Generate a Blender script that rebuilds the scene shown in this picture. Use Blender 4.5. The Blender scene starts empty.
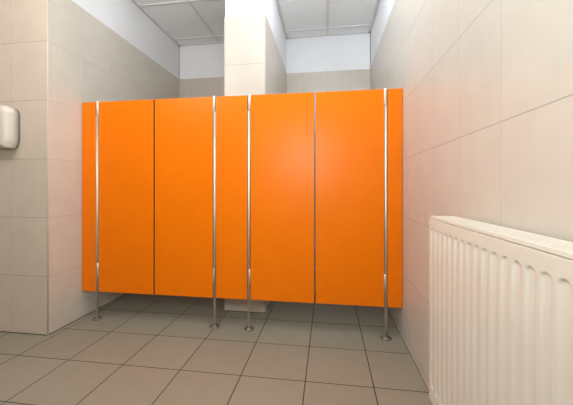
import bpy, bmesh, math, random
from mathutils import Vector, Matrix
random.seed(4)
C = bpy.context.scene
col = C.collection

# ---------------------------------------------------------------- camera
CAM_H = 0.8969
cd = bpy.data.cameras.new('camera'); cam = bpy.data.objects.new('camera', cd); col.objects.link(cam)
cam.location = (0, 0, CAM_H)
cam.rotation_euler = (math.radians(90), 0, 0.1386)
cd.sensor_fit = 'HORIZONTAL'; cd.sensor_width = 36.0
cd.lens = 295.63 * 36.0 / 573.0
cd.shift_y = (188.15 - 202.5) / 573.0
cd.clip_start = 0.02
C.camera = cam

# ---------------------------------------------------------------- world, light, exposure
w = bpy.data.worlds.new('World'); C.world = w; w.use_nodes = True
w.node_tree.nodes['Background'].inputs[0].default_value = (0.9, 0.93, 1.0, 1)
w.node_tree.nodes['Background'].inputs[1].default_value = 0.15
C.view_settings.view_transform = 'Standard'; C.view_settings.look = 'None'
C.view_settings.exposure = 0.0; C.view_settings.gamma = 1.0
C.view_settings.use_curve_mapping = False

FILL_STRENGTH = 50.0
FLASH_POWER = 16.0
def area(name, loc, rot, sx, sy, power, colour):
    l = bpy.data.lights.new(name, 'AREA'); l.shape = 'RECTANGLE'; l.size = sx; l.size_y = sy
    l.energy = power; l.color = colour
    o = bpy.data.objects.new(name, l); col.objects.link(o)
    o.location = loc; o.rotation_euler = rot
    return o
# unseen fill globes added to brighten walls and stalls (built below, they glow themselves)
# x, y, height, strength, colour
FILL_GLOBES = [(-0.45, 1.42, 2.14, 0.22, (0.92, 1.0, 1.10)), (-1.45, 0.55, 2.14, 0.85, (1.06, 1.0, 0.98)),
         (0.15, 1.30, 2.20, 0.31, (0.90, 1.02, 1.07)), (0.0, 1.98, 2.36, 0.17, (0.93, 1.0, 1.10)),
         (-1.2, 1.60, 2.24, 0.075, (1.0, 1.0, 1.0))]
# the flash by the camera
area('camera_flash', (-0.25, -0.05, 1.30), (math.radians(92), 0, 0.13), 0.4, 0.3, FLASH_POWER, (0.92, 1.02, 0.99))

# ---------------------------------------------------------------- room numbers
XL, XR = -1.686, 0.441          # side walls of the stalls
YP, YB = 1.580, 3.190           # pier face, back wall
XMIN, YMIN = -3.30, -1.75       # rest of the washroom
ZC, ZT = 2.53, 2.146            # ceiling, top of the tiling
WX0, WX1, WY = -0.750, -0.441, 2.078   # dividing wall between stalls
TT = 0.007                      # tile cladding thickness
TW, TH = 0.2575, 0.3588

# ---------------------------------------------------------------- node helpers
class N:
    def __init__(s, name):
        s.m = bpy.data.materials.new(name); s.m.use_nodes = True
        s.t = s.m.node_tree; s.b = s.t.nodes['Principled BSDF']
    def n(s, kind, **kw):
        x = s.t.nodes.new(kind)
        for k, v in kw.items(): setattr(x, k, v)
        return x
    def l(s, a, b): s.t.links.new(a, b)
    def math(s, op, a, b=None, c=None, clamp=False):
        x = s.n('ShaderNodeMath', operation=op); x.use_clamp = clamp
        for i, v in enumerate((a, b, c)):
            if v is None: continue
            if isinstance(v, (int, float)): x.inputs[i].default_value = v
            else: s.l(v, x.inputs[i])
        return x.outputs[0]
    def mix(s, f, a, b):
        x = s.n('ShaderNodeMix', data_type='RGBA')
        for i, v in ((0, f), (6, a), (7, b)):
            if isinstance(v, (int, float)): x.inputs[i].default_value = v
            elif isinstance(v, tuple): x.inputs[i].default_value = (*v, 1)
            else: s.l(v, x.inputs[i])
        return x.outputs[2]
    def noise(s, vec, scale, detail=4, rough=0.5):
        x = s.n('ShaderNodeTexNoise'); x.inputs['Scale'].default_value = scale
        x.inputs['Detail'].default_value = detail; x.inputs['Roughness'].default_value = rough
        if vec is not None: s.l(vec, x.inputs['Vector'])
        return x.outputs['Fac']
    def pos(s):
        g = s.n('ShaderNodeNewGeometry'); sp = s.n('ShaderNodeSeparateXYZ')
        s.l(g.outputs['Position'], sp.inputs[0]); return g.outputs['Position'], sp.outputs
    def comb(s, a, b, c):
        x = s.n('ShaderNodeCombineXYZ')
        for i, v in enumerate((a, b, c)):
            if isinstance(v, (int, float)): x.inputs[i].default_value = v
            else: s.l(v, x.inputs[i])
        return x.outputs[0]
    def bump(s, h, strength, dist):
        x = s.n('ShaderNodeBump'); x.inputs['Strength'].default_value = strength
        x.inputs['Distance'].default_value = dist; s.l(h, x.inputs['Height'])
        s.l(x.outputs[0], s.b.inputs['Normal'])

def srgb(r, g, b):
    f = lambda c: (c/255/12.92) if c/255 <= .04045 else ((c/255+.055)/1.055)**2.4
    return (f(r), f(g), f(b))

def plain(name, colour, rough=0.5, metal=0.0, spec=0.5, grain=0.0, gscale=200):
    k = N(name); k.b.inputs['Roughness'].default_value = rough
    k.b.inputs['Metallic'].default_value = metal
    k.b.inputs['Specular IOR Level'].default_value = spec
    p, _ = k.pos()
    nz = k.noise(p, 6, 3)
    c2 = tuple(min(1, c * 1.04) for c in colour); c1 = tuple(c * 0.96 for c in colour)
    k.l(k.mix(nz, c1, c2), k.b.inputs['Base Color'])
    if grain: k.bump(k.noise(p, gscale, 2), grain, 0.002)
    return k.m

def joint_mask(k, u, u0, w, half, soft=0.0006):
    """1 inside the joint at u0 + i*w, plus the tile number"""
    a = k.math('DIVIDE', k.math('SUBTRACT', u, u0), w)
    fl = k.math('FLOOR', a)
    fr = k.math('SUBTRACT', a, fl)
    d = k.math('MULTIPLY', k.math('MINIMUM', fr, k.math('SUBTRACT', 1.0, fr)), w)
    m = k.math('DIVIDE', k.math('SUBTRACT', half + soft, d), 2 * soft, clamp=True)
    return m, fl

def wall_tiles(name, axis, u0, tw, z0=0.0, th=TH, tone=(203, 193, 180), vert=0.55, horiz=0.9):
    k = N(name); p, s = k.pos()
    u = s[axis]; z = s[2]
    mv, iu = joint_mask(k, u, u0, tw, 0.0011)
    mh, iz = joint_mask(k, z, z0, th, 0.0014)
    m = k.math('MAXIMUM', k.math('MULTIPLY', mv, vert), k.math('MULTIPLY', mh, horiz))
    seam = k.math('LESS_THAN', z, 0.0055)
    wn = k.n('ShaderNodeTexWhiteNoise', noise_dimensions='3D'); k.l(k.comb(iu, iz, 3.0), wn.inputs[0])
    tone_l = srgb(*tone)
    lo = tuple(c * 0.90 for c in tone_l); hi = tuple(min(1, c * 1.07) for c in tone_l)
    shift = k.comb(k.math('MULTIPLY', iu, 3.7), k.math('MULTIPLY', iz, 5.1), 0)
    va = k.n('ShaderNodeVectorMath', operation='ADD'); k.l(p, va.inputs[0]); k.l(shift, va.inputs[1])
    clouds = k.noise(va.outputs[0], 9, 5, 0.55)
    streak = k.noise(k.comb(k.math('MULTIPLY', u, 60.0), 0.0, k.math('MULTIPLY', z, 3.0)), 1.0, 3)
    c = k.math('MULTIPLY_ADD', clouds, 1.0, -0.15)
    c = k.math('MULTIPLY_ADD', streak, 0.3, c)
    c = k.math('MULTIPLY_ADD', wn.outputs[0], 0.14, k.math('SUBTRACT', c, 0.07), clamp=True)
    base = k.mix(c, lo, hi)
    jc = k.mix(k.math('MULTIPLY', m, 0.8), base, tuple(c * 0.42 for c in tone_l))
    k.l(k.mix(seam, jc, srgb(78, 66, 54)), k.b.inputs['Base Color'])
    k.l(k.math('MULTIPLY_ADD', m, 0.4, 0.34), k.b.inputs['Roughness'])
    h = k.math('MULTIPLY_ADD', clouds, 0.08, k.math('SUBTRACT', 1.0, m))
    k.bump(h, 0.5, 0.0012)
    return k.m

def floor_tiles():
    k = N('floor_tile_grey_brown'); p, s = k.pos()
    mx, ix = joint_mask(k, s[0], -0.1030, 0.3090, 0.0024, 0.0007)
    my, iy = joint_mask(k, s[1], 1.3713, 0.30506, 0.0023, 0.0007)
    m = k.math('MAXIMUM', mx, my)
    wn = k.n('ShaderNodeTexWhiteNoise', noise_dimensions='3D'); k.l(k.comb(ix, iy, 1.0), wn.inputs[0])
    t = srgb(144, 138, 122)
    n1 = k.noise(p, 14, 5, 0.6); n2 = k.noise(p, 260, 2)
    c = k.math('MULTIPLY_ADD', n1, 0.7, 0.0)
    c = k.math('MULTIPLY_ADD', n2, 0.25, c)
    c = k.math('MULTIPLY_ADD', wn.outputs[0], 0.25, k.math('SUBTRACT', c, 0.1), clamp=True)
    base = k.mix(c, tuple(v * 0.86 for v in t), tuple(v * 1.1 for v in t))
    k.l(k.mix(m, base, srgb(56, 47, 38)), k.b.inputs['Base Color'])
    k.l(k.math('MULTIPLY_ADD', m, 0.4, 0.42), k.b.inputs['Roughness'])
    h = k.math('MULTIPLY_ADD', n2, 0.12, k.math('SUBTRACT', 1.0, m))
    k.bump(h, 0.5, 0.0015)
    return k.m

M = {}
M['tile_right'] = wall_tiles('beige_tile_right', 1, 0.829, 0.2465, 0.389, 0.339, (204, 196, 184), 0.42, 0.75)
M['tile_left'] = wall_tiles('beige_tile_left', 1, 1.578, 0.2605, tone=(209, 202, 189), vert=0.35, horiz=0.6)
M['tile_back'] = wall_tiles('beige_tile_back', 0, -0.004, 0.2555)
M['tile_pier'] = wall_tiles('beige_tile_pier', 0, -1.946, 0.2575, tone=(210, 196, 179), vert=0.6, horiz=1.0)
M['tile_column'] = wall_tiles('beige_tile_column', 0, -0.752, 0.5)
M['tile_divider'] = wall_tiles('beige_tile_divider', 1, 2.078, 0.2575)
M['paint'] = plain('white_wall_paint', srgb(238, 238, 240), 0.75, grain=0.05)
M['ceiling'] = plain('ceiling_tile_white', srgb(247, 247, 247), 0.9, grain=0.25, gscale=350)
M['tbar'] = plain('ceiling_grid_metal', srgb(226, 225, 224), 0.6)
M['floor'] = floor_tiles()
M['edge'] = plain('tile_edge_profile', srgb(206, 193, 173), 0.6)
M['orange'] = plain('orange_laminate', (0.92, 0.195, 0.0), 0.36, spec=0.2)
M['steel'] = plain('brushed_steel', srgb(222, 214, 200), 0.55, metal=1.0)
M['radiator'] = plain('radiator_white_enamel', srgb(222, 215, 202), 0.35)
M['flange'] = plain('worn_dull_steel', srgb(150, 138, 122), 0.5, metal=1.0)
M['core'] = plain('laminate_dark_core', srgb(48, 36, 28), 0.6)
M['plastic'] = plain('white_plastic', srgb(212, 203, 190), 0.3)
M['grey_plastic'] = plain('grey_plastic', srgb(120, 116, 110), 0.4)
M['dark'] = plain('dark_gap', srgb(60, 55, 50), 0.7)

def emissive(name, colour, strength):
    k = N(name); k.b.inputs['Base Color'].default_value = (0.8, 0.8, 0.8, 1)
    k.b.inputs['Emission Color'].default_value = (*colour, 1)
    k.b.inputs['Emission Strength'].default_value = strength
    return k.m

# ---------------------------------------------------------------- mesh helpers
def link(name, bm, mats, parent=None, smooth=False, loc=None, auto=None):
    bmesh.ops.recalc_face_normals(bm, faces=bm.faces)
    me = bpy.data.meshes.new(name); bm.to_mesh(me); bm.free()
    o = bpy.data.objects.new(name, me); col.objects.link(o)
    for m in (mats if isinstance(mats, (list, tuple)) else [mats]): me.materials.append(m)
    if smooth:
        for p in me.polygons: p.use_smooth = True
    if auto:
        md = o.modifiers.new('weighted', 'WEIGHTED_NORMAL'); md.keep_sharp = True
    if parent: o.parent = parent
    if loc: o.location = loc
    return o

def box(bm, x0, x1, y0, y1, z0, z1, mat=0, bevel=0.0, seg=2):
    vs = [bm.verts.new((x, y, z)) for z in (z0, z1) for y in (y0, y1) for x in (x0, x1)]
    fs = [(0,2,3,1), (4,5,7,6), (0,1,5,4), (2,6,7,3), (0,4,6,2), (1,3,7,5)]
    faces = [bm.faces.new([vs[i] for i in f]) for f in fs]
    for f in faces: f.material_index = mat
    if bevel:
        es = list({e for f in faces for e in f.edges})
        r = bmesh.ops.bevel(bm, geom=es, offset=bevel, segments=seg, affect='EDGES', profile=0.5)
        for f in r['faces']: f.material_index = mat
    return faces

def lathe(bm, prof, cx=0, cy=0, seg=32, mat=0, cap=True):
    rings = []
    for r, z in prof:
        rings.append([bm.verts.new((cx + r*math.cos(2*math.pi*i/seg), cy + r*math.sin(2*math.pi*i/seg), z)) for i in range(seg)])
    for a, b in zip(rings, rings[1:]):
        for i in range(seg):
            f = bm.faces.new((a[i], a[(i+1) % seg], b[(i+1) % seg], b[i])); f.smooth = True; f.material_index = mat
    if cap:
        bm.faces.new(rings[0][::-1]); bm.faces.new(rings[-1])

def structure(o): o['kind'] = 'structure'; return o
def empty(name, loc, label, cat, group=None, rot=0):
    o = bpy.data.objects.new(name, None); col.objects.link(o); o.location = loc; o.rotation_euler.z = rot
    o.empty_display_size = 0.05
    o['label'] = label; o['category'] = cat
    if group: o['group'] = group
    return o

# ---------------------------------------------------------------- room shell
bm = bmesh.new(); box(bm, XMIN-.1, XR+.12, YMIN-.1, YB+.12, -0.08, 0); structure(link('floor', bm, M['floor']))

def clad_wall(name, x0, x1, y0, y1, tile, skins, z1=ZC):
    """painted core with tile cladding up to ZT on the listed sides (+x -x +y -y)"""
    bm = bmesh.new()
    i = {s: TT for s in skins}
    box(bm, x0 + i.get('-x', 0), x1 - i.get('+x', 0), y0 + i.get('-y', 0), y1 - i.get('+y', 0), 0, z1, 0)
    e = 0.0005
    if '+x' in skins: box(bm, x1 - TT - e, x1, y0, y1, 0, ZT, 1 + skins.index('+x'))
    if '-x' in skins: box(bm, x0, x0 + TT + e, y0, y1, 0, ZT, 1 + skins.index('-x'))
    if '-y' in skins:
        a = x0 + (TT + e if '-x' in skins else 0) ; b = x1 - (TT + e if '+x' in skins else 0)
        box(bm, x0 if '-x' not in skins else a, x1 if '+x' not in skins else b, y0, y0 + TT + e, 0, ZT, 1 + skins.index('-y'))
    return structure(link(name, bm, [M['paint']] + tile))

clad_wall('wall_right', XR, XR + .12, YMIN, YB + .12, [M['tile_right']], ['-x'])
clad_wall('wall_back', XL, XR, YB, YB + .12, [M['tile_back']], ['-y'])
clad_wall('wall_left', XL - .12, XL, YP + 0.0, YB + .12, [M['tile_left'], M['tile_pier']], ['+x', '-y'])
clad_wall('wall_front', XMIN, XL - .12, YP, YP + .12, [M['tile_pier']], ['-y'])
clad_wall('wall_middle', WX0, WX1, WY, YB, [M['tile_divider'], M['tile_divider'], M['tile_column']], ['+x', '-x', '-y'])
bm = bmesh.new(); box(bm, XMIN-.1, XR+.12, YMIN-.1, YMIN, 0, ZC); structure(link('wall_rear', bm, M['tile_pier']))
bm = bmesh.new(); box(bm, XMIN-.1, XMIN, YMIN, YP+.12, 0, ZC); structure(link('wall_far', bm, M['tile_right']))

# tile edge profile on the outside corner, up to the paint
bm = bmesh.new(); lathe(bm, [(0.0034, 0.0), (0.0034, ZT)], XL - 0.0024, YP + 0.0024, 12)
structure(link('trim_1', bm, M['edge'], smooth=False))

# suspended ceiling: tiles with exposed grid and wall angle
GX0, GY0, GP = -0.003, 3.048, 0.6045
bm = bmesh.new()
box(bm, XMIN-.1, XR+.12, YMIN-.1, YB+.12, ZC + 0.002, ZC + 0.06, 0)
xs = [GX0 + .6*k for k in range(-6, 1)]; ys = [GY0 - GP*k for k in range(0, 8)]
for x in xs:
    box(bm, x - .0115, x + .0115, YMIN, YB, ZC - 0.004, ZC + 0.003, 1)
for y in ys:
    box(bm, XMIN, XR, y - .0115, y + .0115, ZC - 0.0045, ZC + 0.003, 1)
for (a, b, c, d) in ((XL, WX0, YB-.02, YB), (WX1, XR, YB-.02, YB), (XL, XL+.02, YP, YB), (XR-.02, XR, YMIN, YB),
                     (WX0-.02, WX0, WY, YB), (WX1, WX1+.02, WY, YB)):
    box(bm, a, b, c, d, ZC - 0.005, ZC + 0.003, 1)
structure(link('ceiling', bm, [M['ceiling'], M['tbar']]))

# added fill globes with stems, hung out of view, not known room fittings
for i, (lx, ly, FILL_Z, k, glow) in enumerate(FILL_GLOBES):
    where = ['before the tiled column', 'in front of the tiled pier', 'close to the right wall', 'inside the right cubicle', 'above the left cubicle doors'][i]
    t = empty('fill_globe', (lx, ly, FILL_Z), 'added unseen fill light globe ' + where, 'ceiling light', 'added fill globes out of view')
    bm = bmesh.new(); lathe(bm, [(0.02, 0.128), (0.012, 0.14), (0.012, ZC - FILL_Z - .03), (0.055, ZC - FILL_Z - .02), (0.055, ZC - FILL_Z - .002), (0.055, ZC - FILL_Z)], seg=32); link('base', bm, M['tbar'], t)
    bm = bmesh.new(); bmesh.ops.create_uvsphere(bm, u_segments=32, v_segments=20, radius=0.13)
    link('globe', bm, emissive('fill_glow', glow, FILL_STRENGTH * k), t, True)

# ---------------------------------------------------------------- toilet partition
PY0, PY1 = 1.830, 1.846        # laminate panel faces
PZ0, PZ1 = 0.187, 1.489
PCY = 1.840
POSTS = [-1.568, -0.725, -0.497, 0.344]
DOORSIDE = [1, -1, 1, -1]      # side of the post its door hangs on

def panel(name, x0, x1, label, cat, group=None):
    bm = bmesh.new(); cx = (x0 + x1) / 2
    box(bm, x0 - cx, x1 - cx, 0, PY1 - PY0, 0, PZ1 - PZ0, 0, 0.0012, 2)
    for f in bm.faces:                                  # compact laminate: coloured faces, dark core along the upright edges
        f.normal_update()
        if abs(f.normal.x) > 0.8: f.material_index = 1
    o = link(name, bm, [M['orange'], M['core']], loc=(cx, PY0, PZ0))
    o['label'] = label; o['category'] = cat; o['kind'] = 'thing'
    if group: o['group'] = group
    return o
panel('filler_screen', XL + .003, POSTS[0] - .010, 'narrow orange filler screen between left tiled wall and first post', 'cubicle screen', 'narrow orange fillers')
panel('cubicle_door', POSTS[0] + .0105, -1.1505, 'orange cubicle door leaf, first from the left wall', 'cubicle door', 'orange cubicle door leaves')
panel('cubicle_door', -1.1425, POSTS[1] - .0115, 'orange cubicle door leaf, second from the left wall, hung on second post', 'cubicle door', 'orange cubicle door leaves')
panel('filler_screen', POSTS[1] + .0105, POSTS[2] - .0105, 'narrow orange screen between the two middle posts, before the tiled column', 'cubicle screen', 'narrow orange fillers')
panel('cubicle_door', POSTS[2] + .0115, -0.0835, 'orange cubicle door leaf right of the tiled column, hung on third post', 'cubicle door', 'orange cubicle door leaves')
panel('cubicle_door', -0.0735, POSTS[3] - .0105, 'orange cubicle door leaf, last before the right wall, hung on fourth post', 'cubicle door', 'orange cubicle door leaves')
panel('filler_screen', POSTS[3] + .0100, XR - .002, 'narrowest orange screen against the right tiled wall', 'cubicle screen', 'narrow orange fillers')

plabels = ['slim steel post standing nearest the left tiled wall', 'slim steel post left of the pair before the column',
           'slim steel post right of the pair before the column', 'slim steel post standing nearest the right wall and radiator']
def make_post(first):
    """parts of one post around its own foot; hinges sit towards +x"""
    t = empty('partition_post', (0, 0, 0), '', 'post', 'steel partition posts')
    R = 0.0084
    bm = bmesh.new()
    lathe(bm, [(R, 0.004), (R, 1.392)], seg=32)
    link('tube', bm, M['steel'], t)
    bm = bmesh.new(); lathe(bm, [(0.0325, 0), (0.0325, 0.004), (0.030, 0.0062), (0.0125, 0.007), (0.0115, 0.011), (R + .0004, 0.012)], seg=40)
    fl = link('floor_flange', bm, M['flange'], t)
    for a in (0.8, 0.8 + 2.094, 0.8 + 4.189):
        bm = bmesh.new(); lathe(bm, [(0.0032, 0.0064), (0.0032, 0.0078), (0.002, 0.0088)], 0.0215*math.cos(a), 0.0215*math.sin(a), 12)
        link('screw', bm, M['flange'], fl)
    return t
def hinges(t, side):
    for z0, z1, name in ((1.392, PZ1 + .003, 'hinge'), (0.290, 0.383, 'hinge')):
        bm = bmesh.new(); r = 0.0086; dx = 0.0040 * side
        lathe(bm, [(r - .001, z0), (r, z0 + .001), (r, z1 - .001), (r - .001, z1)], dx, -0.001, 28)
        box(bm, dx + (0.004 if side > 0 else -0.0075), dx + (0.0075 if side > 0 else -0.004), -0.004, 0.010, z0 + .004, z1 - .004)
        link(name, bm, M['steel'], t)
proto = make_post(True)
def copy_tree(o, parent=None):
    c = o.copy(); col.objects.link(c); c.parent = parent
    for ch in list(kids.get(o, [])): copy_tree(ch, c)
    return c
kids = {}
for o in list(col.objects):
    if o.parent: kids.setdefault(o.parent, []).append(o)
allp = [proto] + [copy_tree(proto) for _ in range(3)]
for t, x, s, lb in zip(allp, POSTS, DOORSIDE, plabels):
    t.location = (x, PCY - 0.008, 0); t['label'] = lb
    hinges(t, s)

# ---------------------------------------------------------------- radiator
RX, RY1, RZ0, RZ1 = 0.341, 1.062, 0.187, 0.804
RLEN = 1.16
PITCH = 0.0366
rad = empty('radiator', (RX + .045, RY1 - RLEN/2, RZ0), 'white ribbed panel radiator mounted low on the right tiled wall', 'radiator')
def rlink(name, bm, mat, smooth=False):
    for v in bm.verts: v.co -= Vector(rad.location)
    return link(name, bm, mat, rad, smooth)
def sstep(t): t = max(0, min(1, t)); return t*t*(3 - 2*t)
def ribbed(xf, direction, ztop, zbot, name):
    """pressed steel sheet with recessed upright channels that have rounded ends"""
    bm = bmesh.new()
    y_first = 1.031; n = int((y_first - (RY1 - RLEN)) / PITCH)
    ys_ = []
    y = RY1
    ys_ = [RY1, RY1 - .006, RY1 - .010]
    sub = 14
    y0 = y_first + PITCH/2
    for i in range(n * sub + 1): ys_.append(y0 - PITCH * i / sub)
    ys_.append(RY1 - RLEN)
    ys_ = sorted(set(round(v, 6) for v in ys_), reverse=True)
    zt, zb = 0.764, 0.232          # ends of the channels
    hw = 0.0125
    zs = [ztop, ztop - .0015, zt + .006] + [zt + .004 - i * .0018 for i in range(14)] + [0.71, 0.67, 0.634, 0.5, 0.362, 0.32, 0.28] + [zb + .022 - i * .002 for i in range(14)] + [zbot]
    zs = sorted(set(zs), reverse=True)
    grid = []
    for y in ys_:
        row = []
        k = round((y_first - y) / PITCH); yc = y_first - k * PITCH
        for z in zs:
            dep = 0
            if 0 <= k < n:
                cz = min(max(z, zb + hw), zt - hw)
                d = math.hypot(y - yc, (z - cz))
                end = max(0.0, 1 - min(zt - z, z - zb) / 0.13)
                side = 0.0010 * sstep((hw - d) / 0.0070)
                dep = side + 0.0034 * end * end * sstep((hw - d) / 0.0018)
            # rolled edges
            er = 0
            row.append(bm.verts.new((xf + direction * (dep + er), y, z)))
        grid.append(row)
    for i in range(len(grid) - 1):
        for j in range(len(zs) - 1):
            bm.faces.new((grid[i][j], grid[i][j+1], grid[i+1][j+1], grid[i+1][j]))
    # thickness: fold the rim back
    def rim(seq):
        a = [bm.verts.new(v.co) for v in seq]; b = [bm.verts.new(v.co + Vector((direction * .009, 0, 0))) for v in seq]
        for i in range(len(a) - 1): bm.faces.new((a[i], a[i+1], b[i+1], b[i]))
    rim([r[0] for r in grid]); rim([r[-1] for r in grid]); rim(grid[0]); rim(grid[-1])
    return rlink(name, bm, M['radiator'], True)
ribbed(RX, 1, RZ1 - .010, RZ0, 'front_panel')
ribbed(RX + .082, -1, RZ1 - .010, RZ0, 'rear_panel')
# top grille: a lid with rows of slots
bm = bmesh.new()
gx0, gx1 = RX + .0035, RX + .0785
gy0, gy1 = RY1 - RLEN + .003, RY1 - .001
box(bm, gx0, gx0 + .012, gy0, gy1, RZ1 - .0085, RZ1, 0, 0.001)
box(bm, gx1 - .012, gx1, gy0, gy1, RZ1 - .010, RZ1, 0, 0.0015)
nb = 62
for i in range(nb):
    y = gy0 + (gy1 - gy0) * (i + .5) / nb
    box(bm, gx0 + .011, gx1 - .011, y - .0073, y + .0073, RZ1 - .003, RZ1 - .0008)
for k in range(1, 3):
    x = gx0 + .012 + k * (gx1 - gx0 - .024) / 3
    box(bm, x - .003, x + .003, gy0, gy1, RZ1 - .0035, RZ1 - .0004)
rlink('top_grille', bm, M['radiator'])
for y0, y1 in ((RY1 - .0025, RY1 + .0), (RY1 - RLEN, RY1 - RLEN + .0025)):
    bm = bmesh.new(); box(bm, RX + .009, RX + .073, y0, y1, RZ0 + .01, RZ1 - .004, 0, 0.0005); rlink('side_cover', bm, M['radiator'])
# convector fins between the two panels
bm = bmesh.new()
for i in range(30):
    y = RY1 - .02 - i * PITCH
    box(bm, RX + .010, RX + .072, y - .0012, y + .0012, RZ0 + .06, RZ1 - .05)
rlink('convector', bm, M['radiator'])
for y in (RY1 - .2, RY1 - RLEN + .2):
    bm = bmesh.new(); box(bm, RX + .074, XR - .0002, y - .015, y + .015, 0.24, 0.75); rlink('wall_bracket', bm, M['steel'])
# valve and pipe at the far lower corner, on the wall side
bm = bmesh.new()
lathe(bm, [(0.008, 0.0), (0.008, 0.20)], RX + .045, RY1 - RLEN + .03, 20)
rlink('supply_pipe', bm, M['steel'])

# ---------------------------------------------------------------- dispenser on the pier
t = empty('wall_dispenser', (-2.012, YP, 1.138), 'white rounded plastic dispenser on tiled wall at left edge', 'dispenser')
def rounded_outline(w, z0, z1, rt, rb, taper):
    """front outline: full width at the top with round corners, narrower at the foot"""
    pts = []
    for i in range(13):
        a = math.pi/2 * i/12
        pts.append((w - rt + rt*math.sin(a), z1 - rt + rt*math.cos(a)))
    pts.append((w, z0 + 0.055)); pts.append((w - taper*.25, z0 + 0.03))
    for i in range(7):
        a = math.pi/2 * i/6
        pts.append((w - taper - rb + rb*math.cos(a), z0 + rb - rb*math.sin(a)))
    return pts + [(-x, z) for x, z in reversed(pts)]
def shell(pts, layers, mat, name):
    bm = bmesh.new(); rings = []
    cz = sum(p[1] for p in pts)/len(pts)
    for y, s in layers:
        rings.append([bm.verts.new((x * (1 - s/0.14), y, cz + (z - cz) * (1 - s/0.14))) for x, z in pts])
    n = len(pts)
    for a, b in zip(rings, rings[1:]):
        for i in range(n): bm.faces.new((a[i], a[(i+1) % n], b[(i+1) % n], b[i]))
    bm.faces.new(rings[0]); bm.faces.new(rings[-1])
    return link(name, bm, mat, t, True)
DW = 0.136
out = rounded_outline(DW, 0.0, 0.258, 0.052, 0.006, 0.018)
shell(out, [(-0.0005, 0.004), (-0.014, 0.004)], M['grey_plastic'], 'back_plate')
shell(out, [(-0.014, 0.0015), (-0.045, 0.001), (-0.066, 0.004), (-0.078, 0.010), (-0.085, 0.020), (-0.088, 0.034)], M['plastic'], 'cover')
bm = bmesh.new(); box(bm, -.022, .022, -0.0895, -0.085, 0.215, 0.235, 0, 0.001); link('keyhole_plate', bm, M['grey_plastic'], t)
